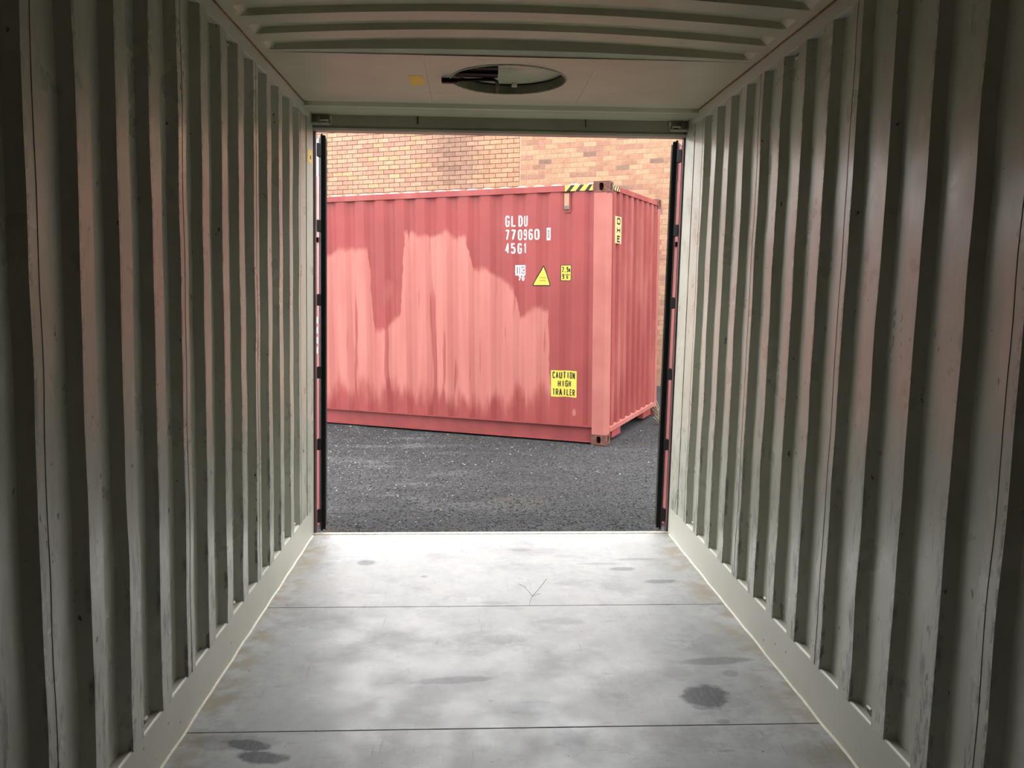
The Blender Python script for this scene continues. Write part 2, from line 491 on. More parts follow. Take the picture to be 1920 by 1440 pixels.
M['vent'] = plain('tan_vent_cover', (0.33, 0.19, 0.12), 0.6, 0, 0.12, 10, spec=0.12, k=OUT)
M['asphalt'] = asphalt()
M['stone'] = attr_color('asphalt_stones', 'Col', 0.6, 120, 0.2)
M['brick_one'] = attr_color('clay_brick', '', 0.9, 70, 0.22, True)
M['brick_all'] = attr_color('clay_brick_rows', 'Col', 0.9, 70, 0.22)
M['mortar_dark'] = plain('dark_raked_mortar', (0.105, 0.052, 0.030), 0.95, 0, 0.25, 1.2, spec=0.12, k=OUT)
M['mortar_pale'] = plain('pale_flush_mortar', (0.35, 0.245, 0.17), 0.95, 0, 0.12, 6, spec=0.12, k=OUT)
M['straw'] = plain('dry_straw', (0.46, 0.36, 0.22), 0.8, 0, 0.2, 20, spec=0.12, k=OUT)

# ------------------------------------------------------------------ the container we stand in (structure)
C, Z, L = 1.1663, 2.674, 11.95
HZ = 2.5586
KICK = 0.182
RAIL = 2.604
INNER, SLOPE, DEPTH = 0.080, 0.022, 0.034
OUTER = PITCHY - INNER - 2 * SLOPE


def rib_profile(n_first, n_last):
    """points (y, outward depth) for ribs n_first..n_last, y rising towards the door; seams in the middle of ribs"""
    pts = []
    for n in range(n_last, n_first - 1, -1):
        y = Y0 - n * PITCHY
        if n == n_last: pts.append((y + INNER / 2, 0))
        else: pts.append((y, 0))
        if n == n_first: pts.append((y + INNER / 2, 0)); break
        pts += [(y + INNER, 0), (y + INNER + SLOPE, DEPTH), (y + INNER + SLOPE + OUTER, DEPTH)]
    return pts


def dent(s, y, z):
    k = min(1.0, (z - KICK) / 0.12, (RAIL - z) / 0.12)
    wy = 0.0045 * mnoise.noise(Vector((s * 7 + y * 9, 3.1, z * 4.5))) * min(1, 1.9 - z * 0.45)
    wd = 0.004 * mnoise.noise(Vector((s * 3 + y * 6, 8.7, z * 3.3)))
    return wy * k, wd * k


def wall_side(side, s):
    b = MB(True)
    # bottom rail plate with its ledge, top rail, flat end plate at the door
    b.prism([(s * C, -0.12), (s * C, KICK), (s * (C + 0.006), KICK + 0.006), (s * (C + 0.075), KICK + 0.006), (s * (C + 0.075), -0.12)], 'y', -L - 0.05, 0.0)
    b.prism([(s * C, RAIL), (s * C, Z + 0.05), (s * (C + 0.075), Z + 0.05), (s * (C + 0.075), RAIL)], 'y', -L - 0.05, 0.02)
    base = b.build('wall_' + side, M['plate'], bevel=0.003)
    tag(base, 'cream corrugated steel side wall of the container, %s' % ('with the small yellow sticker by the doorway' if s < 0 else 'with one dark hole punched in a rib'), 'wall', kind='structure')
    nz = 40
    edges = list(range(0, 48, 4))
    for a, c in zip(edges[:-1], edges[1:]):
        prof = rib_profile(a, c)
        # subdivide the rib edges vertically and dent them a little
        rows = []
        for i in range(nz + 1):
            z = KICK + (RAIL - KICK) * i / nz
            row = []
            for (y, d) in prof:
                wy, wd = dent(s, y, z)
                row.append((s * (C + d + wd), y + wy, z))
            rows.append(row)
        p = MB(True).sheet(rows).build('corrugated_panel', M['wall'], base, solid=0.003)
        # weld line of the sheet joint
        y = Y0 - a * PITCHY + INNER / 2
        rows = []
        for i in range(nz + 1):
            z = KICK + (RAIL - KICK) * i / nz
            wy, wd = dent(s, y, z)
            rows.append([(s * (C + wd - e), y + wy + f, z) for f, e in ((-0.0018, 0.0), (-0.0008, 0.0026), (0.0008, 0.0026), (0.0018, 0.0))])
        MB(True).sheet(rows).build('weld_line', M['weld'], base)
    # plate beside the doorway
    e = MB(True)
    y1 = Y0 + INNER / 2
    e.box(s * C, s * (C + 0.01), y1, -0.19, KICK, RAIL)
    e.box(s * (C - 0.004), s * (C + 0.03), -0.19, 0.0, KICK, RAIL)
    e.build('end_plate', M['wall'], base)
    # back end past the last seam
    MB(True).box(s * C, s * (C + 0.02), -L - 0.05, Y0 - 44 * PITCHY + INNER / 2, KICK, RAIL).build('end_plate', M['wall'], base)
    # rusty corner seam below the roof
    MB(True).tube([(s * (C - 0.002), -L, Z - 0.004)] + [(s * (C - 0.002 - 0.0015 * (i % 2)), -L + i * 0.22, Z - 0.003 - 0.002 * math.sin(i * 1.7)) for i in range(1, 54)] + [(s * (C - 0.002), -0.03, Z - 0.004)], 0.0042, 6).build('weld_seam', M['rust'], base)
    # lashing rings in the recesses, low and high
    for y in (-0.545, -1.775, -2.76, -3.99, -4.98, -6.2):
        for zz, up in ((KICK + 0.006, 1), (RAIL, -1)):
            r = MB(True)
            w = 0.022
            pts = [(s * (C + 0.030), y - w, zz), (s * (C + 0.010), y - w, zz + up * 0.028), (s * (C + 0.004), y - w * 0.5, zz + up * 0.042), (s * (C + 0.004), y + w * 0.5, zz + up * 0.042), (s * (C + 0.010), y + w, zz + up * 0.028), (s * (C + 0.030), y + w, zz)]
            r.tube(pts, 0.0055, 7)
            r.build('lashing_ring', M['steel'], base)
    return base


wall_l = wall_side('left', -1)
wall_r = wall_side('right', 1)
# punched, rust-rimmed hole in the slope of one rib of the right wall
hb = MB(True)
yn = Y0 - 7 * PITCHY
sl = Vector((DEPTH, -SLOPE, 0)).normalized()          # down the slope
nr = Vector((-SLOPE, -DEPTH, 0)).normalized()         # out of the slope, towards the closed end
cen = Vector((C, yn, 2.12)) + sl * 0.024
outer, inner = [], []
for i in range(14):
    a = 2 * math.pi * i / 14
    rr = 1 + 0.22 * math.sin(i * 2.3) + 0.12 * math.cos(i * 4.1)
    outer.append(cen + nr * 0.0022 + sl * (0.0125 * rr * math.cos(a)) + Vector((0, 0, 0.030 * rr * math.sin(a))))
    inner.append(cen - nr * 0.004 + sl * (0.0085 * rr * math.cos(a)) + Vector((0, 0, 0.022 * rr * math.sin(a))))
for i in range(14):
    j = (i + 1) % 14
    hb.quad(outer[i], outer[j], inner[j], inner[i])
hb.poly(inner)
hb.build('rust_hole', M['darkrust'], wall_r, recalc=False)

# back wall
b = MB(True)
prof = []
x = -1.2
while x < 1.2:
    prof += [(x, 0), (x + 0.07, 0), (x + 0.13, 0.04), (x + 0.19, 0.04)]; x += 0.25
prof.append((1.22, 0))
b.sheet([[(px, -L - d, z) for px, d in prof] for z in (-0.1, Z + 0.06)])
tag(b.build('wall_back', M['wall'], solid=0.003), 'cream corrugated closed end wall of the container behind the viewer', 'wall', kind='structure')

# floor
b = MB().box(-C - 0.07, C + 0.07, -L - 0.05, 0.02, -0.15, -0.028)
fl = b.build('floor', M['under'])
tag(fl, 'pale grey painted board floor of the container, scuffed and stained', 'floor', kind='structure')
ys = [0.012, -1.245, -2.432, -3.62, -4.81, -6.0, -7.19, -8.38, -9.57, -10.76, -12.0]
for i, (a, c) in enumerate(zip(ys[:-1], ys[1:])):
    MB().box(-C + 0.001, C - 0.001, c + 0.0022, a - 0.0022, -0.03, 0.0).build('floor_panel', M['floor'], fl, bevel=0.0018)
# sealant beads
for s in (-1, 1):
    pts = [(s * (C - 0.004 + 0.0015 * math.sin(i * 2.1)), -L + i * 0.1, 0.001 + 0.0012 * math.sin(i * 1.3)) for i in range(118)] + [(s * (C - 0.004), -0.02, 0.001)]
    MB().tube(pts, 0.0052, 6).build('sealant_bead', M['sealant'], fl)

# a forked scratch in the floor paint
for pl in ([(0.156, -1.24), (0.168, -1.17), (0.180, -1.115), (0.215, -1.03), (0.262, -0.90), (0.279, -0.849)], [(0.180, -1.115), (0.165, -1.04), (0.147, -0.972), (0.120, -0.93)], [(0.178, -1.12), (0.205, -1.09), (0.225, -1.08)]):
    MB().tube([(x, y, 0.0004) for x, y in pl], 0.0010, 5).build('scratch', M['scratch'], fl)

# roof
ce_plate_y = -1.255


def camber(x): return 0.040 * (1 - min(1.0, abs(x) / 1.10) ** 2)


xs = [-1.24, -1.168, -1.13, -1.115, -1.10, -1.085, -1.07, -1.05] + [i * 0.15 for i in range(-6, 7)] + [1.05, 1.07, 1.085, 1.10, 1.115, 1.13, 1.168, 1.24]
PR, RD = 0.236, 0.026


def ramp_x(x): return max(0.0, min(1.0, (1.118 - abs(x)) / 0.035))


rows = []
yprof = []           # (y, recess 0/1)
yy = ce_plate_y - 0.050
while yy > -L - 0.05:
    yprof += [(yy, 0.0), (yy - 0.009, 1.0), (yy - 0.100, 1.0), (yy - 0.130, 0.0)]
    yy -= PR
rows = []
for (y, rc) in [(ce_plate_y, -1)] + yprof + [(-L - 0.06, 0.0)]:
    row = []
    for x in xs:
        cz = camber(x)
        if rc == -1: row.append((x, y, Z + (0.004 if abs(x) < 1.15 else 0)))
        elif y > ce_plate_y - 0.055: row.append((x, y, Z + 0.55 * cz))
        else: row.append((x, y, Z + cz + RD * rc * ramp_x(x)))
    rows.append(row)
ce = MB(True).sheet(rows).build('ceiling', M['roof'], solid=0.003)
tag(ce, 'cream steel container roof, ribbed across with a flat plate at the door end', 'ceiling', kind='structure')

# flat plates at the door end, the middle one with the round opening
HX, HY, HR = 0.002, -0.842, 0.298
STEP = -0.262
for x0, x1 in ((-1.24, -0.4165), (0.4165, 1.24)):
    MB(True).box(x0, x1, ce_plate_y - 0.012, STEP, Z, Z + 0.006).build('roof_plate', M['roof'], ce, bevel=0.001)


def ring_plate(mb, x0, x1, y0, y1, cx, cy, rx, ry, P, n=64, squircle=2.0):
    """flat rectangle with an oval hole; P maps (u,v) to a point"""
    inner, outer = [], []
    for i in range(n):
        a = 2 * math.pi * (i + 0.5) / n
        ca, sa = math.cos(a), math.sin(a)
        e = 2.0 / squircle
        inner.append((cx + rx * math.copysign(abs(ca) ** e, ca), cy + ry * math.copysign(abs(sa) ** e, sa)))
        t = min(((x1 - cx) / ca if ca > 0 else (x0 - cx) / ca) if abs(ca) > 1e-9 else 1e9, ((y1 - cy) / sa if sa > 0 else (y0 - cy) / sa) if abs(sa) > 1e-9 else 1e9)
        outer.append((cx + ca * t, cy + sa * t))
    for q in ((x0, y0), (x1, y0), (x1, y1), (x0, y1)):
        j = min(range(n), key=lambda k: (outer[k][0] - q[0]) ** 2 + (outer[k][1] - q[1]) ** 2)
        outer[j] = q
    for i in range(n):
        j = (i + 1) % n
        mb.quad(P(*inner[i]), P(*inner[j]), P(*outer[j]), P(*outer[i]))
    return inner


b = MB(True)
inn = ring_plate(b, -0.4155, 0.4155, ce_plate_y - 0.012, STEP, HX, HY, HR, HR, lambda u, v: (u, v, Z))
b.build('roof_plate', M['roof'], ce)
# step down to the door header
b = MB(True)
b.poly([(-1.10, STEP, Z + 0.001), (1.10, STEP, Z + 0.001), (1.13, STEP + 0.012, Z - 0.022), (-1.13, STEP + 0.012, Z - 0.022)])
b.poly([(-1.10, STEP, Z + 0.001), (-1.13, STEP + 0.012, Z - 0.022), (-1.17, STEP + 0.012, Z + 0.001)])
b.poly([(1.10, STEP, Z + 0.001), (1.13, STEP + 0.012, Z - 0.022), (1.17, STEP + 0.012, Z + 0.001)])
b.box(-1.24, 1.24, STEP + 0.012, STEP + 0.075, Z - 0.022, Z + 0.01)
b.box(-1.24, 1.24, STEP + 0.078, 0.05, Z - 0.0225, Z + 0.01)
b.build('header_plate', M['roof'], ce)
# roof skin above everything so no light leaks through the hatch
MB(True).box(-1.25, 1.25, ce_plate_y - 0.02, 0.1, Z + 0.085, Z + 0.09).build('outer_skin', M['red'], ce)

# ------------------------------------------------------------------ doorway trim
hdr = MB(True)
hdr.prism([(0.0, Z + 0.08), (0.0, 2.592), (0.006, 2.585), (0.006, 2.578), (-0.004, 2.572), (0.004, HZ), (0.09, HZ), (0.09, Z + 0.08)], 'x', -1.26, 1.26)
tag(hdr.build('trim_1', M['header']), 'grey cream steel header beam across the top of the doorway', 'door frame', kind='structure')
for i, s in enumerate((-1, 1)):
    p = MB(True)
    p.box(s * (C + 0.0), s * (C + 0.10), 0.0, 0.035, -0.15, Z)
    p.build('corner_tmp', M['plate'])
    o = bpy.data.objects['corner_tmp']; o.name = 'trim_%d' % (i + 2)
    tag(o, 'steel corner post of the doorway on the side of the %s' % ('wall with the yellow sticker' if s < 0 else 'wall with the dark hole'), 'door frame', kind='structure')
    MB(True).box(s * (C - 0.012), s * (C + 0.08), 0.035, 0.085, -0.15, Z).build('post_flange', M['purple'], o, bevel=0.004)
    # lug pocket in the corner of the header
    br = MB(True)
    br.box(s * 1.165, s * 1.045, -0.040, 0.0, 2.588, 2.598)
    br.box(s * 1.052, s * 1.045, -0.040, 0.0, 2.588, 2.640)
    br.box(s * 1.125, s * 1.118, -0.030, 0.0, 2.598, 2.640)
    br.build('lug_bracket', M['steel'], o, bevel=0.002)
    lg = MB(True)
    lg.box(s * 1.113, s * 1.060, -0.034, -0.006, 2.606, 2.616)
    lg.box(s * 1.113, s * 1.104, -0.034, -0.006, 2.600, 2.612)
    lg.box(s * 1.070, s * 1.060, -0.034, -0.006, 2.600, 2.612)
    lg.build('cam_lug', M['sealant'], o, bevel=0.002)
sill = MB()
sill.prism([(0.012, -0.15), (0.012, 0.002), (0.020, 0.006), (0.050, 0.004), (0.056, -0.004), (0.056, -0.15)], 'x', -1.24, 1.24)
tag(sill.build('trim_4', M['steel']), 'worn rusty steel sill along the outer edge of the floor', 'door sill', kind='structure')
hdr_o = bpy.data.objects['trim_1']
for hx in (-0.52, 0.52):
    MB(True).tube([(hx, -0.004, 2.652), (hx, -0.006, 2.63), (hx + 0.002, -0.010, 2.612), (hx + 0.001, -0.018, 2.604), (hx, -0.024, 2.612)], 0.0034, 6).build('tie_hook', M['darksteel'], hdr_o)

# ------------------------------------------------------------------ doors, both swung out past ninety degrees
LUGS = [(2.410, 2.494), (1.945, 2.022), (1.481, 1.556), (1.014, 1.092), (0.546, 0.622), (0.062, 0.153)]


def make_door(n, s, ang, label):
    a = math.radians(ang)
    d = Vector((s * math.cos(a) * -1, math.sin(a), 0))         # along the leaf, away from its hinge edge
    nin = Vector((-s * math.sin(a), -math.cos(a), 0))          # inner face normal
    P0 = Vector((s * 1.0940, 0.122, 0))                        # inner corner of the hinge edge
    root = empty('door_%d' % n, (s * (1.13 + 0.0), 0.12, 0))
    org = tuple(root.location)
    tag(root, label, 'door', kind='structure')

    def X(sd, t, z):      # sd along leaf, t thickness from the inner face outwards
        p = P0 + d * sd - nin * t
        return (p.x, p.y, z)

    def slab(mb, s0, s1, t0, t1, z0, z1):
        k = len(mb.v)
        mb.v += [X(s0, t0, z0), X(s1, t0, z0), X(s1, t1, z0), X(s0, t1, z0), X(s0, t0, z1), X(s1, t0, z1), X(s1, t1, z1), X(s0, t1, z1)]
        for q in ((0, 3, 2, 1), (4, 5, 6, 7), (0, 1, 5, 4), (1, 2, 6, 5), (2, 3, 7, 6), (3, 0, 4, 7)):
            mb.f.append(tuple(k + i for i in q)); mb.mi.append(mb.cur)
    z0, z1 = 0.030, 2.530
    fr = MB(True)
    for q in ((0.006, 0.075, 0.0, 0.046, z0, z1), (1.085, 1.155, 0.0, 0.046, z0, z1), (0.075, 1.085, 0.0, 0.046, z0, z0 + 0.10), (0.075, 1.085, 0.0, 0.046, z1 - 0.10, z1)):
        slab(fr, *q)
    fr.build('frame', M['doorin'], root, org)
    sk = MB(True)
    slab(sk, 0.004, 1.157, 0.046, 0.050, z0, z1)
    sk.build('outer_skin', M['reddoor'], root, org)
    pn = MB(True)
    rows = []
    for z in (z0 + 0.1, z1 - 0.1):
        row = []
        k = 0.075
        while k < 1.08:
            row += [X(k, 0.010, z), X(min(k + 0.10, 1.085), 0.010, z), X(min(k + 0.14, 1.085), 0.040, z), X(min(k + 0.21, 1.085), 0.040, z)]; k += 0.25
        row.append(X(1.085, 0.01, z)); rows.append(row)
    pn.sheet(rows); pn.build('inner_panel', M['doorin'], root, org)
    gk = MB(True)
    slab(gk, -0.012, 0.006, 0.016, 0.030, 0.012, 2.546)
    slab(gk, -0.018, 0.006, 0.034, 0.046, 0.004, 2.552)
    slab(gk, -0.006, 0.006, 0.012, 0.047, 0.014, 2.544)
    gk.build('gasket', M['rubber'], root, org)
    gt = MB(True)
    slab(gt, 0.0, 1.157, 0.014, 0.044, z1, z1 + 0.014); slab(gt, 0.0, 1.157, 0.014, 0.044, z0 - 0.014, z0); slab(gt, 1.155, 1.170, 0.014, 0.044, z0, z1)
    gt.build('edge_gasket', M['rubber'], root, org)
    for (a0, a1) in LUGS:
        h = MB(True)
        q = X(-0.004, 0.048, 0)
        pts = [(s * 1.150, 0.060), (s * 1.150, 0.088), (q[0], q[1] + 0.03), (q[0] - s * 0.01, q[1] - 0.012)]
        h.prism(pts, 'z', a0, a1)
        h.build('hinge', M['darksteel'], root, org, bevel=0.004)
    for sb in (0.32, 0.92):
        lb = MB(True)
        lb.tube([X(sb, 0.075, 0.05), X(sb, 0.075, 2.51)], 0.017, 10)
        bar = lb.build('locking_bar', M['reddoor'], root, org, smooth=True)
        for zz in (0.4, 1.3, 2.2):
            kb = MB(True); slab(kb, sb - 0.05, sb + 0.05, 0.05, 0.098, zz - 0.03, zz + 0.03)
            kb.build('bar_bracket', M['reddoor'], bar, (org[0] * 0, 0, 0) if False else org, bevel=0.004)
        hd = MB(True); slab(hd, sb - 0.02, sb + 0.42 if sb < 0.5 else sb + 0.02, 0.092, 0.104, 1.02, 1.06)
        hd.build('bar_handle', M['reddoor'], bar, org, bevel=0.003)
    # white lettering on the outer face and a small keeper, seen through the hinge gap
    if s < 0:
        wl = MB(True)
        for zz in (1.365, 1.30, 1.235, 1.17):
            slab(wl, 0.035, 0.10, 0.0502, 0.0515, zz, zz + 0.042)
        wl.build('white_marks', M['white'], root, org)
    kp = MB(True); slab(kp, 0.03, 0.09, 0.050, 0.066, 1.885, 1.915); kp.build('keeper', M['casting'], root, org)
    wm = MB(True); slab(wm, 0.03, 0.14, 0.0502, 0.0515, 2.50, 2.529); slab(wm, 0.02, 0.09, 0.0502, 0.0515, 2.30, 2.50); wm.build('white_patch', M['white'] if s < 0 else M['reddoor'], root, org)
    return root


make_door(1, -1, 114, 'open steel door leaf with black rubber edge, on the side of the wall with the yellow sticker')
make_door(2, 1, 114, 'open steel door leaf with black rubber edge, on the side of the wall with the dark hole')

# ------------------------------------------------------------------ ground
GX, GY, G0 = 0.0117, 0.0124, -0.182


def ground_z(x, y):
    return G0 + GX * x + GY * y


def ground_h(x, y):
    return ground_z(x, y) + 0.009 * mnoise.noise(Vector((x * 0.9, y * 0.9, 0))) + 0.004 * mnoise.noise(Vector((x * 3.1, y * 3.1, 4))) - 0.006


gx = np.concatenate([np.arange(-24, -6, 1.0), np.arange(-6, 6, 0.14), np.arange(6, 24.1, 1.0)])
gy = np.concatenate([np.arange(-14, -0.5, 1.0), np.arange(-0.5, 9, 0.14), np.arange(9, 22.1, 1.0)])
gm = MB().sheet([[(x, y, ground_h(x, y)) for x in gx] for y in gy])
gr = gm.build('ground', M['asphalt'], smooth=True)
tag(gr, 'coarse dark grey asphalt yard outside the doorway', 'ground', kind='structure')

# loose chippings on the asphalt
NS = 46000
sx = np.empty(0); sy = np.empty(0)
yyy = 0.07 + (rng.random(NS) ** 1.35) * 6.2
xxx = (rng.random(NS) - 0.5) * (3.6 + 0.55 * yyy)
okk = np.ones(NS, bool)
ct, st_ = math.cos(0.4506), math.sin(0.4506)
lx = (xxx - 1.3563) * ct - (yyy - 3.7879) * st_
ly = (xxx - 1.3563) * st_ + (yyy - 3.7879) * ct
okk &= ~((ly > -0.02) & (lx < 0.02))
okk &= ~((np.abs(lx - 0.25) < 0.4) & (np.abs(ly - 1.62) < 0.4))
xxx, yyy = xxx[okk], yyy[okk]
n = len(xxx)
octa = np.array([(1, 0, 0), (-1, 0, 0), (0, 1, 0), (0, -1, 0), (0, 0, 1), (0, 0, -1)], float)
ofac = np.array([(0, 2, 4), (2, 1, 4), (1, 3, 4), (3, 0, 4), (2, 0, 5), (1, 2, 5), (3, 1, 5), (0, 3, 5)])
size = 0.0048 + 0.0075 * rng.random(n) ** 2
th = rng.random(n) * 6.283
loc = octa[None] * (0.7 + 0.6 * rng.random((n, 6, 1))) * np.stack([size, size * (0.6 + 0.5 * rng.random(n)), size * 0.55], -1)[:, None, :]
cth, sth = np.cos(th)[:, None], np.sin(th)[:, None]
rx = loc[..., 0] * cth - loc[..., 1] * sth
ry = loc[..., 0] * sth + loc[..., 1] * cth
zz = np.array([ground_h(a, b) for a, b in zip(xxx, yyy)])
V = np.stack([rx + xxx[:, None], ry + yyy[:, None], loc[..., 2] + (zz + size * 0.15)[:, None]], -1).reshape(-1, 3)
F = (ofac[None] + (np.arange(n) * 6)[:, None, None]).reshape(-1, 3)
sme = bpy.data.meshes.new('asphalt_chippings')
sme.from_pydata(V.tolist(), [], F.tolist())
shade = 0.010 + 0.105 * rng.random(n) ** 1.9
lightish = rng.random(n) < (0.012 + 0.07 * np.clip((0.9 - xxx) / 2.2, 0, 1) * np.clip((yyy - 0.8) / 1.5, 0, 1))
shade = np.where(lightish, 0.16 + 0.22 * rng.random(n), shade)
tint = np.where(lightish[:, None] & (rng.random(n) < 0.4)[:, None], np.array([[1.0, 0.85, 0.66]]), np.array([[1.0, 0.98, 1.0]]))
colr = np.concatenate([shade[:, None] * tint, np.ones((n, 1))], 1)
ca = sme.color_attributes.new('Col', 'FLOAT_COLOR', 'POINT')
ca.data.foreach_set('color', np.repeat(colr, 6, axis=0).ravel().astype(np.float32))
sme.materials.append(M['stone'])
so = bpy.data.objects.new('asphalt_chippings', sme); COL.objects.link(so)
tag(so, 'small dark and pale stone chippings scattered over the asphalt yard', 'gravel', kind='stuff')

# ------------------------------------------------------------------ red container outside
TH, TA, TB = 0.4506, 0.0051, 0.0163
RO = Vector((1.3563, 3.7879, -0.1195))
RX = Vector((math.cos(TH), -math.sin(TH), TA)); RY = Vector((math.sin(TH), math.cos(TH), TB)); RZ = RX.cross(RY).normalized()
rc = empty('shipping_container')
RX.normalize(); RY.normalize()
rc.matrix_world = Matrix(((RX.x, RY.x, RZ.x, RO.x), (RX.y, RY.y, RZ.y, RO.y), (RX.z, RY.z, RZ.z, RO.z), (0, 0, 0, 1)))
tag(rc, 'large faded red shipping container with white lettering and yellow stickers by the brick wall', 'container')
LEN, WID, HGT = 12.19, 2.438, 2.896
FC, FP, FOUT, FSL, FD = -1.190, 0.2835, 0.106, 0.062, 0.034


def front_y(x):
    """local y of the corrugated long side"""
    if x > -0.235: return 0.020
    u = (x - FC) % FP
    if u > FP / 2: u = FP - u
    if u <= FOUT / 2: return 0.020
    if u >= FOUT / 2 + FSL: return 0.020 + FD
    return 0.020 + FD * (u - FOUT / 2) / FSL


def front_breaks(x0, x1):
    out = []
    k = math.floor((x0 - FC) / FP) - 1
    while FC + k * FP < x1 + FP:
        c = FC + k * FP
        for e in (-FOUT / 2 - FSL, -FOUT / 2, FOUT / 2, FOUT / 2 + FSL):
            if x0 < c + e < x1 and c + e < -0.235: out.append(c + e)
        k += 1
    return sorted(set(round(q, 5) for q in out))


EC, EP, EOUT, ESL, ED = 0.292, 0.2495, 0.112, 0.018, 0.042


def end_x(y):
    if y < 0.20 or y > 2.24: return -0.018
    u = (y - EC) % EP
    if u > EP / 2: u = EP - u
    if u <= EOUT / 2: return -0.018
    if u >= EOUT / 2 + ESL: return -0.018 - ED
    return -0.018 - ED * (u - EOUT / 2) / ESL


def end_breaks(y0, y1):
    out = []
    for k in range(-1, 9):
        c = EC + k * EP
        for e in (-EOUT / 2 - ESL, -EOUT / 2, EOUT / 2, EOUT / 2 + ESL):
            if y0 < c + e < y1: out.append(c + e)
    return sorted(set(round(q, 5) for q in out))


xb = [-LEN + 0.16] + front_breaks(-LEN + 0.17, -0.236) + [-0.235, -0.165]
MB().sheet([[(x, front_y(x), z) for x in xb] for z in (0.195, 0.8, 1.4, 2.0, 2.80)]).build('side_wall', M['redfront'], rc, solid=0.002)
MB().sheet([[(x, WID - front_y(x), z) for x in xb] for z in (0.195, 2.80)]).build('side_wall', M['red'], rc, solid=0.002)
yb = [0.15] + end_breaks(0.2, 2.24) + [2.29]
MB().sheet([[(end_x(y), y, z) for y in yb] for z in (0.17, 2.82)]).build('end_wall', M['red'], rc, solid=0.002)
MB().box(-LEN + 0.03, -LEN + 0.07, 0.15, 2.29, 0.16, 2.78).build('end_wall', M['red'], rc)
for y in (0, 1):
    f = (lambda v: v) if y == 0 else (lambda v: WID - v)
    r = MB(); r.box(-LEN + 0.17, -0.172, f(0.006), f(0.066), 2.800, 2.868); r.build('top_rail', M['red'], rc, bevel=0.003)
    r = MB()
    r.prism([(f(0.010), 0.193), (f(0.010), 0.201), (f(0.09), 0.201), (f(0.09), 0.193)], 'x', -LEN + 0.17, -0.172)
    r.prism([(f(0.056), 0.03), (f(0.056), 0.195), (f(0.067), 0.195), (f(0.067), 0.03)], 'x', -LEN + 0.17, -0.172)
    r.prism([(f(0.014), 0.020), (f(0.014), 0.028), (f(0.09), 0.034), (f(0.09), 0.026)], 'x', -LEN + 0.17, -0.172)
    r.build('bottom_rail', M['deepred'], rc)
# end rails
MB().box(-0.066, -0.008, 0.165, WID - 0.165, 2.812, 2.872).build('top_rail', M['red'], rc, bevel=0.003)
MB().prism([(-0.004, 0.128), (-0.004, 0.176), (-0.03, 0.192), (-0.09, 0.192), (-0.09, 0.128)], 'y', 0.165, WID - 0.165).build('end_sill', M['post'], rc)
for y0, y1 in ((0.30, 0.66), (1.76, 2.14)):
    MB().box(-0.10, -0.022, y0, y1, 0.035, 0.135).build('sill_bracket', M['red'], rc)
MB().box(-LEN + 0.1, -0.14, 0.10, WID - 0.10, 0.15, 0.17).build('underframe', M['under'], rc)
for y0, y1 in ((0.10, 0.62), (1.82, 2.34)):
    MB().box(-3.2, -0.16, y0, y1, 0.04, 0.15).build('tunnel_beam', M['under'], rc)
# roof: panels with ribs that stand above the rail
rows = []
xr = -LEN + 0.2
prof = []
while xr < -0.22:
    prof += [(xr, 0.0), (xr + 0.045, 0.024), (xr + 0.115, 0.024), (xr + 0.16, 0.0)]; xr += 0.209
prof.append((-0.17, 0.0))
for y, k in ((0.012, 0), (0.03, 0.0), (0.05, 1), (1.2, 1), (WID - 0.10, 1), (WID - 0.06, 0), (WID - 0.012, 0)):
    rows.append([(x, y, 2.860 + d * k + 0.006 * (1 - abs(y - 1.219) / 1.219)) for x, d in prof])
MB().sheet(rows).build('roof', M['roofred'], rc, solid=0.002)
for x0, x1 in ((-0.30, -0.01), (-LEN + 0.01, -LEN + 0.25)):
    MB().box(x0, x1, 0.17, WID - 0.17, 2.858, 2.866).build('roof_end_plate', M['red'], rc)
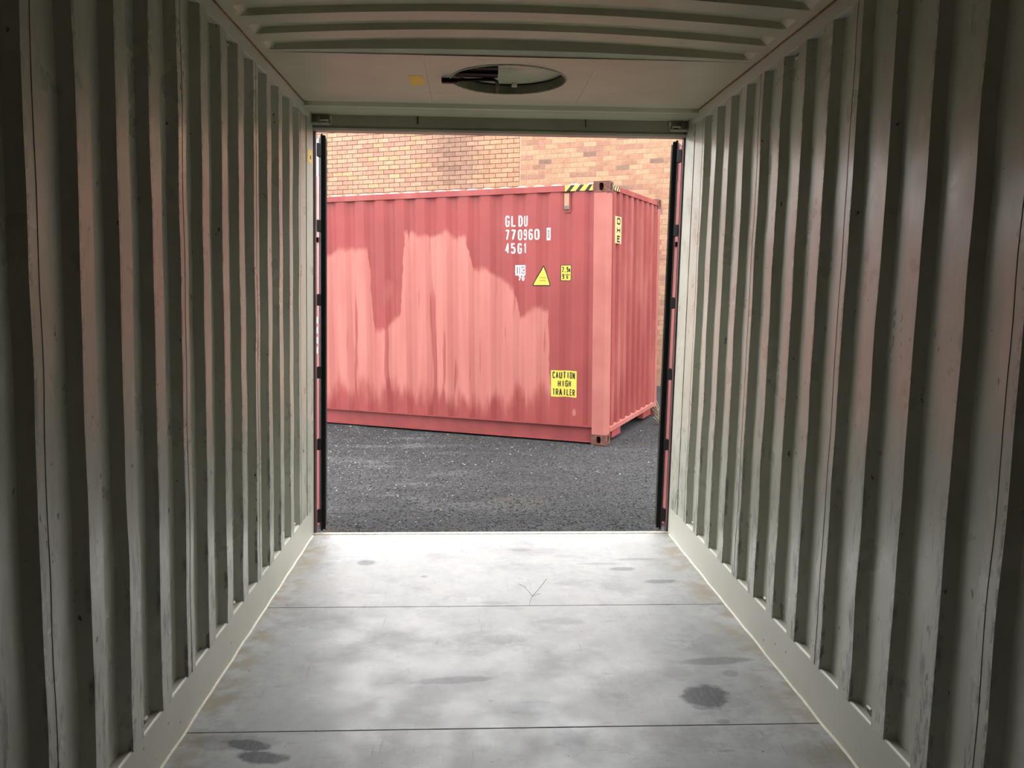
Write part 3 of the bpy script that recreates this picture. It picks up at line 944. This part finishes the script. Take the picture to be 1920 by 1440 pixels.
# corner posts
for cx, cy in ((0, 0), (0, 1), (1, 0), (1, 1)):
    fx = (lambda v: -v) if cx == 0 else (lambda v: -LEN + v)
    fy = (lambda v: v) if cy == 0 else (lambda v: WID - v)
    p = MB()
    p.prism([(fx(0.004), fy(0.034)), (fx(0.034), fy(0.004)), (fx(0.172), fy(0.004)), (fx(0.172), fy(0.04)), (fx(0.06), fy(0.15)), (fx(0.004), fy(0.15))], 'z', 0.112, 2.785)
    p.build('corner_post', M['post'], rc, bevel=0.004)
    for zt in (0, 1):
        z0, z1 = (0.0, 0.118) if zt == 0 else (HGT - 0.118, HGT)
        k = MB()
        A, B = 0.178, 0.162
        zc = (z0 + z1) / 2
        i1 = ring_plate(k, 0.0, A, z0, z1, 0.089, zc, 0.026, 0.040, lambda u, v: (fx(u), fy(0.0), v), 24, 3)
        i2 = ring_plate(k, 0.0, B, z0, z1, 0.081, zc, 0.026, 0.040, lambda u, v: (fx(0.0), fy(u), v), 24, 3)
        for i in range(24):
            j = (i + 1) % 24
            k.quad((fx(i1[i][0]), fy(0), i1[i][1]), (fx(i1[j][0]), fy(0), i1[j][1]), (fx(i1[j][0]), fy(0.030), i1[j][1]), (fx(i1[i][0]), fy(0.030), i1[i][1]))
            k.quad((fx(0), fy(i2[i][0]), i2[i][1]), (fx(0), fy(i2[j][0]), i2[j][1]), (fx(0.030), fy(i2[j][0]), i2[j][1]), (fx(0.030), fy(i2[i][0]), i2[i][1]))
        k.quad((fx(A), fy(0), z0), (fx(A), fy(B), z0), (fx(A), fy(B), z1), (fx(A), fy(0), z1))
        k.quad((fx(0), fy(B), z0), (fx(A), fy(B), z0), (fx(A), fy(B), z1), (fx(0), fy(B), z1))
        k.quad((fx(0), fy(0), z1), (fx(A), fy(0), z1), (fx(A), fy(B), z1), (fx(0), fy(B), z1))
        k.quad((fx(0), fy(0), z0), (fx(A), fy(0), z0), (fx(A), fy(B), z0), (fx(0), fy(B), z0))
        k.build('corner_casting', M['casting'], rc, recalc=False)

# vent cover on the long side
vp = MB(); vp.box(-0.532, -0.450, front_y(-0.5) - 0.012, 0.06, 2.572, 2.79); vo = vp.build('vent_cover', M['red'], rc, bevel=0.006)
MB().box(-0.522, -0.462, front_y(-0.5) - 0.030, 0.05, 2.605, 2.785).build('hood', M['vent'], vo, bevel=0.006)
MB().box(-0.518, -0.466, front_y(-0.5) - 0.034, 0.04, 2.610, 2.648).build('grille', M['under'], vo)


def conform(name, polys, breaks, surf, axis, off, mat, parent):
    """flat outline mesh (u, v) cut at the rib edges and laid onto the corrugated sheet"""
    bm = bmesh.new()
    for pl in polys:
        vs = [bm.verts.new((u, v, 0)) for u, v in pl]
        try: bm.faces.new(vs)
        except ValueError: pass
    bmesh.ops.remove_doubles(bm, verts=bm.verts, dist=1e-6)
    for q in breaks:
        bmesh.ops.bisect_plane(bm, geom=bm.verts[:] + bm.edges[:] + bm.faces[:], plane_co=(q, 0, 0), plane_no=(1, 0, 0))
    bmesh.ops.triangulate(bm, faces=bm.faces)
    # one even direction for all faces
    for f in bm.faces:
        if f.normal.z < 0: f.normal_flip()
    for v in bm.verts:
        u, w = v.co.x, v.co.y
        v.co = (u, surf(u) - off, w) if axis == 'front' else (surf(u) + off, u, w)
    me = bpy.data.meshes.new(name); bm.to_mesh(me); bm.free()
    me.materials.append(mat)
    o = bpy.data.objects.new(name, me); COL.objects.link(o); o.parent = parent
    return o


G_ = {   # painted block letters as strokes in a unit box
    'G': [[(1, .8), (.85, 1), (.15, 1), (0, .85), (0, .15), (.15, 0), (.85, 0), (1, .15), (1, .48), (.55, .48)]],
    'L': [[(0, 1), (0, 0), (1, 0)]],
    'D': [[(0, 0), (0, 1), (.6, 1), (1, .78), (1, .22), (.6, 0), (0, 0)]],
    'U': [[(0, 1), (0, .15), (.18, 0), (.82, 0), (1, .15), (1, 1)]],
    '7': [[(0, 1), (1, 1), (.35, 0)]],
    '0': [[(.2, 0), (0, .15), (0, .85), (.2, 1), (.8, 1), (1, .85), (1, .15), (.8, 0), (.2, 0)]],
    '9': [[(0, .15), (.2, 0), (.8, 0), (1, .15), (1, .85), (.8, 1), (.2, 1), (0, .85), (0, .6), (.2, .46), (1, .46)]],
    '6': [[(1, .85), (.8, 1), (.2, 1), (0, .85), (0, .15), (.2, 0), (.8, 0), (1, .15), (1, .42), (.8, .56), (0, .56)]],
    '4': [[(.75, 0), (.75, 1), (0, .3), (1, .3)]],
    '5': [[(1, 1), (.08, 1), (.08, .58), (.8, .6), (1, .45), (1, .15), (.8, 0), (.2, 0), (0, .15)]],
    '1': [[(.2, .78), (.6, 1), (.6, 0)]],
    '2': [[(0, .82), (.2, 1), (.8, 1), (1, .85), (1, .62), (0, 0), (1, 0)]],
    ',': [[(.55, .08), (.35, -.14)]],
    'm': [[(0, 0), (0, .62)], [(0, .5), (.25, .62), (.5, .5), (.5, 0)], [(.5, .5), (.75, .62), (1, .5), (1, 0)]],
    "'": [[(.5, 1), (.45, .7)]], '"': [[(.3, 1), (.28, .7)], [(.7, 1), (.68, .7)]],
    'C': [[(1, .78), (.82, 1), (.18, 1), (0, .82), (0, .18), (.18, 0), (.82, 0), (1, .22)]],
    'A': [[(0, 0), (.5, 1), (1, 0)], [(.2, .33), (.8, .33)]],
    'T': [[(0, 1), (1, 1)], [(.5, 1), (.5, 0)]],
    'I': [[(.5, 1), (.5, 0)]],
    'N': [[(0, 0), (0, 1), (1, 0), (1, 1)]],
    'H': [[(0, 0), (0, 1)], [(1, 0), (1, 1)], [(0, .5), (1, .5)]],
    'R': [[(0, 0), (0, 1), (.75, 1), (1, .88), (1, .62), (.75, .5), (0, .5)], [(.55, .5), (1, 0)]],
    'E': [[(1, 1), (0, 1), (0, 0), (1, 0)], [(0, .52), (.85, .52)]]}
G_['O'] = G_['0']; G_['c'] = G_['C']


def text_polys(s, u0, u1, v0, v1, w=0.02, gap=0.5):
    """letters of stroke width w filling the rectangle; gap = space between letters in letter widths"""
    n = len(s)
    lw = (u1 - u0) / (n + gap * (n - 1))
    out = []
    for i, ch in enumerate(s):
        a = u0 + i * lw * (1 + gap)
        x0, x1, y0, y1 = a + w / 2, a + lw - w / 2, v0 + w / 2, v1 - w / 2
        for st in G_[ch]:
            P = [Vector((x0 + p[0] * (x1 - x0), y0 + p[1] * (y1 - y0))) for p in st]
            for p, q in zip(P[:-1], P[1:]):
                d = (q - p).normalized(); nn = Vector((-d.y, d.x)) * (w / 2)
                out.append([tuple(p + nn), tuple(p - nn), tuple(q - nn), tuple(q + nn)])
            closed = (P[0] - P[-1]).length < 1e-6
            for k, p in enumerate(P):
                if not closed and k in (0, len(P) - 1): continue
                e1 = (P[k] - P[k - 1]) if k else (P[-1] - P[-2]); e2 = P[(k + 1) % len(P)] - p if k < len(P) - 1 else P[1] - P[0]
                if min(abs(e1.x), abs(e1.y)) < 1e-6 and min(abs(e2.x), abs(e2.y)) < 1e-6:
                    h = w / 2; out.append([tuple(p + Vector(q)) for q in ((-h, -h), (h, -h), (h, h), (-h, h))]); continue
                out.append([tuple(p + Vector((math.cos(t * 0.7854), math.sin(t * 0.7854))) * (w / 2)) for t in range(8)])
    return out


def rect(u0, u1, v0, v1): return [[(u0, v0), (u1, v0), (u1, v1), (u0, v1)]]


def on_front(name, polys, off, mat, parent=rc):
    us = [p[0] for pl in polys for p in pl]
    return conform(name, polys, front_breaks(min(us), max(us)), front_y, 'front', off, mat, parent)


def on_end(name, polys, off, mat, parent=rc):
    us = [p[0] for pl in polys for p in pl]
    return conform(name, polys, end_breaks(min(us), max(us)), end_x, 'end', off, mat, parent)


o = on_front('lettering', text_polys('GLDU', -1.225, -0.953, 2.438, 2.562, 0.0165, 0.42), 0.002, M['white']); o['label'] = 'white letters GLDU'
o = on_front('lettering', text_polys('770960', -1.228, -0.817, 2.287, 2.405, 0.0165, 0.40), 0.002, M['white']); o['label'] = 'white number 770960'
bx = on_front('number_box', rect(-0.735, -0.677, 2.280, 2.416), 0.002, M['white']); bx['label'] = 'white box with the digit 0'
on_front('lettering', text_polys('0', -0.721, -0.691, 2.305, 2.392, 0.011), 0.004, M['greyred'], bx)
o = on_front('lettering', text_polys('45G1', -1.228, -0.966, 2.136, 2.253, 0.0165, 0.42), 0.002, M['white']); o['label'] = 'white letters 45G1'
ic = on_front('code_panel', rect(-1.110, -0.985, 1.890, 2.006), 0.002, M['white']); ic['label'] = 'white square mark with i and c over the number 70'
on_front('lettering', rect(-1.094, -1.083, 1.908, 1.990) + rect(-1.070, -1.059, 1.908, 1.990), 0.004, M['greyred'], ic)
on_front('lettering', rect(-1.044, -0.997, 1.908, 1.990), 0.0035, M['greyred'], ic)
on_front('lettering', text_polys('c', -1.038, -1.000, 1.920, 1.978, 0.013), 0.005, M['white'], ic)
on_front('lettering', text_polys('70', -1.083, -1.000, 1.828, 1.886, 0.014, 0.25), 0.002, M['white'], ic)


def rtri(a, b, c, r):
    """triangle with rounded corners"""
    P = [Vector(q) for q in (a, b, c)]; out = []
    cen = (P[0] + P[1] + P[2]) / 3
    for i in range(3):
        p, q, s = P[i], P[(i - 1) % 3], P[(i + 1) % 3]
        e1 = (q - p).normalized(); e2 = (s - p).normalized()
        a0 = p + e1 * r; a1 = p + e2 * r
        for t in (0, 0.33, 0.66, 1):
            out.append(tuple((1 - t) ** 2 * a0 + 2 * t * (1 - t) * p + t * t * a1))
    return [out]


tr = on_front('warning_triangle', rtri((-0.9, 1.768), (-0.667, 1.768), (-0.772, 2.010), 0.022), 0.002, M['black']); tr['label'] = 'yellow warning triangle with black border'
on_front('yellow_face', rtri((-0.880, 1.781), (-0.687, 1.781), (-0.772, 1.984), 0.010), 0.004, M['yellow'], tr)
fine = []
for zz in (1.858, 1.826):
    for i in range(6): fine += rect(-0.812 + i * 0.0125, -0.8035 + i * 0.0125, zz, zz + 0.012)
on_front('fine_print', fine, 0.0055, M['print'], tr)
hs = on_front('height_sticker', rect(-0.558, -0.440, 1.827, 2.004), 0.002, M['black']); hs['label'] = 'yellow sticker reading 2,9m and 9\'6"'
on_front('yellow_face', rect(-0.551, -0.447, 1.834, 1.997), 0.004, M['yellow'], hs)
on_front('lettering', text_polys('2,9m', -0.543, -0.453, 1.924, 1.984, 0.008, 0.2), 0.0055, M['black'], hs)
on_front('lettering', text_polys('9\'6"', -0.540, -0.456, 1.848, 1.906, 0.008, 0.1), 0.0055, M['black'], hs)
cs = on_front('caution_sticker', rect(-0.664, -0.357, 0.520, 0.820), 0.002, M['yellow']); cs['label'] = 'yellow sticker reading CAUTION HIGH TRAILER'
on_front('lettering', text_polys('CAUTION', -0.645, -0.377, 0.730, 0.806, 0.0105, 0.28), 0.004, M['black'], cs)
on_front('lettering', text_polys('HIGH', -0.580, -0.432, 0.636, 0.708, 0.0105, 0.28), 0.004, M['black'], cs)
on_front('lettering', text_polys('TRAILER', -0.645, -0.377, 0.536, 0.612, 0.0105, 0.28), 0.004, M['black'], cs)
on_front('paint_patch', [[(-0.385 + 0.022 * math.cos(t) * (1.1 - 0.3 * math.sin(t)), 0.352 + 0.042 * math.sin(t)) for t in [i * 0.5236 for i in range(12)]]], 0.0015, M['post'])
def on_flat(name, polys, x, mat, parent):
    return conform(name, polys, [], lambda u: x, 'end', 0.0, mat, parent)


oh = on_flat('overheight_sticker', rect(0.300, 0.560, 2.245, 2.545), -0.0165, M['paleyellow'], rc); oh['label'] = 'pale yellow sticker with the letters O H E one above the other'
on_flat('lettering', text_polys('O', 0.375, 0.505, 2.455, 2.532, 0.018), -0.0150, M['black'], oh)
on_flat('lettering', text_polys('H', 0.375, 0.505, 2.355, 2.432, 0.018), -0.0150, M['black'], oh)
on_flat('lettering', text_polys('E', 0.385, 0.505, 2.258, 2.335, 0.018), -0.0150, M['black'], oh)


def hazard(axis, a0, a1, nstripe, matpale):
    b = MB()
    q = lambda u, z, off: (u, 0.006 - off, z) if axis == 'front' else (-0.008 + off, u, z)
    zz = (2.802, 2.866) if axis == 'front' else (2.814, 2.870)
    b.quad(q(a0, zz[0], 0.0015), q(a1, zz[0], 0.0015), q(a1, zz[1], 0.0015), q(a0, zz[1], 0.0015))
    o = b.build('hazard_tape', matpale, rc); o['label'] = 'yellow and black striped tape on the top rail'
    w = (a1 - a0) / nstripe
    s = MB()
    for i in range(nstripe):
        u = a0 + w * (i + 0.15)
        e = min(u + w * 0.9, a1); 
        s.quad(q(u, zz[0], 0.003), q(u + w * 0.42, zz[0], 0.003), q(min(u + w * 0.92, a1), zz[1], 0.003), q(min(u + w * 0.5, a1), zz[1], 0.003))
    s.build('black_stripes', M['black'], o)


hazard('front', -0.505, -0.186, 3, M['yellow'])
hazard('end', 0.170, 0.43, 3, M['paleyellow'])

# ------------------------------------------------------------------ brick wall behind the yard
WU = Vector((math.cos(TH), -math.sin(TH), 0)); WN = Vector((math.sin(TH), math.cos(TH), 0))   # along, and away from us
WO = Vector((RO.x, RO.y, 0)) + WN * 5.50
BX, BZ, BW, BH = 0.240, 0.0862, 0.230, 0.0765
SPLIT = -3.37
W0, W1, WH0, WH1 = -17.0, 9.0, -0.30, 5.1


def wall_pt(u, dep, z):
    p = WO + WU * u + WN * dep
    return (p.x, p.y, z)


wf = MB()
k = [(W0, 0.010), (SPLIT - 0.006, 0.010), (SPLIT - 0.006, 0.25), (W0, 0.25)]


def wbox(mb, u0, u1, d0, d1, z0, z1):
    n = len(mb.v)
    mb.v += [wall_pt(u0, d0, z0), wall_pt(u1, d0, z0), wall_pt(u1, d1, z0), wall_pt(u0, d1, z0), wall_pt(u0, d0, z1), wall_pt(u1, d0, z1), wall_pt(u1, d1, z1), wall_pt(u0, d1, z1)]
    for q in ((0, 3, 2, 1), (4, 5, 6, 7), (0, 1, 5, 4), (1, 2, 6, 5), (2, 3, 7, 6), (3, 0, 4, 7)):
        mb.f.append(tuple(n + i for i in q)); mb.mi.append(mb.cur)


wbox(wf, W0, SPLIT - 0.01, 0.010, 0.25, WH0, WH1)
wf.cur = 1
wbox(wf, SPLIT - 0.01, W1, 0.0035, 0.25, WH0, WH1)
bw = wf.build('wall_far', [M['mortar_dark'], M['mortar_pale']])
tag(bw, 'tall peach and orange brick wall behind the red container', 'wall', kind='structure')

cp = MB(); wbox(cp, W0 - 0.03, W1 + 0.03, -0.03, 0.28, WH1, WH1 + 0.09); cp.build('coping', M['mortar_pale'], bw)
brickme = bpy.data.meshes.new('brick')
bmv = []
h = (BW / 2, 0.02, BH / 2)
brm = MB().box(-h[0], h[0], -0.0, 0.04, -h[2], h[2])
brickme.from_pydata(brm.v, [], brm.f)
bm = bmesh.new(); bm.from_mesh(brickme); bmesh.ops.recalc_face_normals(bm, faces=bm.faces); bm.to_mesh(brickme); bm.free()
brickme.materials.append(M['brick_one'])
halfme = brickme.copy(); halfme.transform(Matrix.Scale(0.478, 4, (1, 0, 0)))
ROTW = Matrix(((WU.x, WN.x, 0), (WU.y, WN.y, 0), (0, 0, 1))).to_4x4()


def brick_color(u, z):
    r = random.random(); v = 0.9 + 0.2 * random.random()
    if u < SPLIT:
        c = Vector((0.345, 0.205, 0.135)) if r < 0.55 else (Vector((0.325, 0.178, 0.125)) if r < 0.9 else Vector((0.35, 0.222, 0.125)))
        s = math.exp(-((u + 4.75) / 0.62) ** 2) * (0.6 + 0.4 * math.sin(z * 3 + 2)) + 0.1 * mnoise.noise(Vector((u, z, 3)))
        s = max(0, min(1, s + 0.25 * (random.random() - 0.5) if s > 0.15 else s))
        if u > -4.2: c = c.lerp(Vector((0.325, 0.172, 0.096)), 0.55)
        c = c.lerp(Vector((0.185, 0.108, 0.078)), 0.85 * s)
    else:
        if r < 0.56: c = Vector((0.335, 0.192, 0.118))
        elif r < 0.82: c = Vector((0.305, 0.158, 0.102))
        elif r < 0.95: c = Vector((0.25, 0.128, 0.090))
        else: c = Vector((0.185, 0.105, 0.080))
    return tuple(c * v)


bricks = []
row = 0
z = WH0 + BZ / 2
while z < WH1 - BZ / 2:
    off = (row % 2) * BX / 2
    # left field ends at the joint, right field starts there
    u = SPLIT - 0.010 - BX / 2 - off
    if off: bricks.append((SPLIT - 0.010 - BX / 4, z, 0.478))
    while u > W0 + BX:
        bricks.append((u - (0.0 if not off else 0.0), z, 1.0)); u -= BX
    if not off: bricks.append((SPLIT + 0.010 + BX / 4, z + 0.028, 0.478))
    u = SPLIT + 0.010 + BX / 2 + (BX / 2 if not off else 0)
    while u < W1 - BX:
        bricks.append((u, z + 0.028, 1.0)); u += BX
    z += BZ; row += 1
vis = []
for i, (u, z, w) in enumerate(bricks):
    q = to_px(wall_pt(u, 0, z))
    if q is None: continue
    inside = (606 < q[0] < 1268 and 246 < q[1] < 376) and not (q[1] > 372 - (q[0] - 613) * 0.054 and q[0] < 1140)
    inside = inside and not (q[0] > 1140 and q[0] < 1236 and q[1] > 338 + (q[0] - 1143) * 0.37 + 4)
    strip = 1234 < q[0] < 1262 and 370 <= q[1] < 715
    if inside or strip: vis.append((q[2], i))
vis.sort()
single = set(i for _, i in vis[:300])
rest_v, rest_f, rest_c = [], [], []
box_f = ((0, 1, 5, 4), (4, 5, 6, 7), (0, 3, 2, 1), (1, 2, 6, 5), (3, 0, 4, 7))
for i, (u, z, w) in enumerate(bricks):
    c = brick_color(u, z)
    jit = random.random() * 0.003
    if i in single:
        o = bpy.data.objects.new('brick', brickme if w == 1.0 else halfme)
        COL.objects.link(o); o.parent = bw
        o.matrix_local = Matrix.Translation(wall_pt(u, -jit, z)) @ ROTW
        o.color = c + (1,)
    else:
        n = len(rest_v); hw = BW * w / 2; hh = BH / 2
        rest_v += [wall_pt(u - hw, -jit, z - hh), wall_pt(u + hw, -jit, z - hh), wall_pt(u + hw, 0.03, z - hh), wall_pt(u - hw, 0.03, z - hh),
                   wall_pt(u - hw, -jit, z + hh), wall_pt(u + hw, -jit, z + hh), wall_pt(u + hw, 0.03, z + hh), wall_pt(u - hw, 0.03, z + hh)]
        rest_f += [tuple(n + a for a in q) for q in box_f]
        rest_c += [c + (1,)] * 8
me = bpy.data.meshes.new('brick_courses'); me.from_pydata(rest_v, [], rest_f)
ca = me.color_attributes.new('Col', 'FLOAT_COLOR', 'POINT'); ca.data.foreach_set('color', np.array(rest_c, np.float32).ravel())
me.materials.append(M['brick_all'])
o = bpy.data.objects.new('brick_courses', me); COL.objects.link(o); o.parent = bw; o['kind'] = 'stuff'

# ------------------------------------------------------------------ round roof hatch
hx, hy = HX + RACK * Z, HY
ht = empty('roof_hatch', (hx, hy, Z))
tag(ht, 'round roof hatch with a black latch in the flat ceiling plate', 'hatch')
ho = (hx, hy, Z)


def circ(r, z, n=64, cx=hx, cy=hy): return [(cx + r * math.cos(2 * math.pi * i / n), cy + r * math.sin(2 * math.pi * i / n), z) for i in range(n + 1)]


c_ = MB(); c_.sheet([circ(HR + 0.001, Z - 0.001), circ(HR + 0.001, Z + 0.055)]); c_.build('collar', M['collar'], ht, ho, solid=0.004)
ld = MB(); ld.sheet([circ(HR + 0.006, Z + 0.050), circ(HR - 0.03, Z + 0.052), circ(HR * 0.5, Z + 0.060), circ(0.001, Z + 0.063)])
lid = ld.build('lid', M['roof'], ht, ho, solid=0.003, smooth=True)
rm = MB(); rm.tube(circ(HR + 0.003, Z - 0.002), 0.004, 6, cap=False); rm.build('rim_bead', M['steel'], ht, ho)
rg = MB(); rg.tube(circ(HR - 0.006, Z + 0.046), 0.004, 6, cap=False); rg.build('seal_ring', M['rubber'], ht, ho)
lt = MB()
lt.box(hx - 0.270, hx - 0.055, hy - 0.085, hy - 0.005, Z + 0.006, Z + 0.050)
lt.box(hx - 0.235, hx - 0.060, hy - 0.150, hy - 0.075, Z + 0.020, Z + 0.050)
la = lt.build('latch', M['darksteel'], ht, ho, bevel=0.004)
lr = MB()
lr.tube([(hx - 0.330, hy - 0.01, Z - 0.012), (hx - 0.11, hy - 0.01, Z - 0.002), (hx - 0.075, hy - 0.005, Z - 0.002), (hx - 0.058, hy + 0.015, Z - 0.006), (hx - 0.054, hy + 0.05, Z - 0.012), (hx - 0.052, hy + 0.205, Z - 0.014)], 0.0085, 8)
lr.build('latch_handle', M['darksteel'], la, ho, smooth=True)
lk = MB(); lk.box(hx - 0.345, hx - 0.265, hy - 0.026, hy + 0.008, Z - 0.024, Z - 0.001); lk.build('keeper', M['darksteel'], la, ho, bevel=0.003)
lw = MB(); lw.box(hx - 0.255, hx - 0.07, hy - 0.03, hy - 0.022, Z + 0.008, Z + 0.022); lw.build('latch_bar', M['steel'], la, ho)
MB().box(hx + 0.03, hx + 0.06, hy + 0.262, hy + 0.285, Z + 0.030, Z + 0.050).build('stop_tab', M['sealant'], ht, ho, bevel=0.003)

# ------------------------------------------------------------------ stickers inside
b = MB(True); b.box(-0.513, -0.438, -0.892, -0.698, Z - 0.0015, Z + 0.0005)
tag(b.build('ceiling_sticker', M['orange'], None, (-0.435, -0.795, Z)), 'yellow sticker on the ceiling plate beside the round hatch', 'sticker')
b = MB(True); b.box(-C - 0.001, -C + 0.0055, -0.165, -0.03, 2.345, 2.425)
ws = b.build('wall_sticker', M['orange'], None, (-C, -0.1, 2.38)); tag(ws, 'small yellow sticker on the wall beside the doorway', 'sticker')
b = MB(True); b.box(-C + 0.0055, -C + 0.0065, -0.09, -0.065, 2.37, 2.392); b.build('printed_mark', M['black'], ws, (-C, -0.1, 2.38))

# ------------------------------------------------------------------ dry grass at the far corner of the red container
gq = RO + RX * 0.25 + RY * 1.62
gz = ground_h(gq.x, gq.y)
gt = MB()
for i in range(26):
    a = random.random() * 6.28; ln = 0.12 + 0.25 * random.random(); lean = 0.15 + 0.4 * random.random()
    bx0 = Vector((gq.x + 0.05 * (random.random() - 0.5), gq.y + 0.05 * (random.random() - 0.5), gz - 0.01))
    dirv = Vector((math.cos(a) * lean, math.sin(a) * lean, 1)).normalized()
    mid = bx0 + dirv * ln * 0.6; tip = bx0 + dirv * ln + Vector((math.cos(a), math.sin(a), -0.3)) * ln * 0.25
    gt.tube([bx0, mid, tip], 0.0028, 4)
tag(gt.build('grass_tuft', M['straw'], None, (gq.x, gq.y, gz)), 'thin dry grass tuft by the far corner of the red container', 'grass')
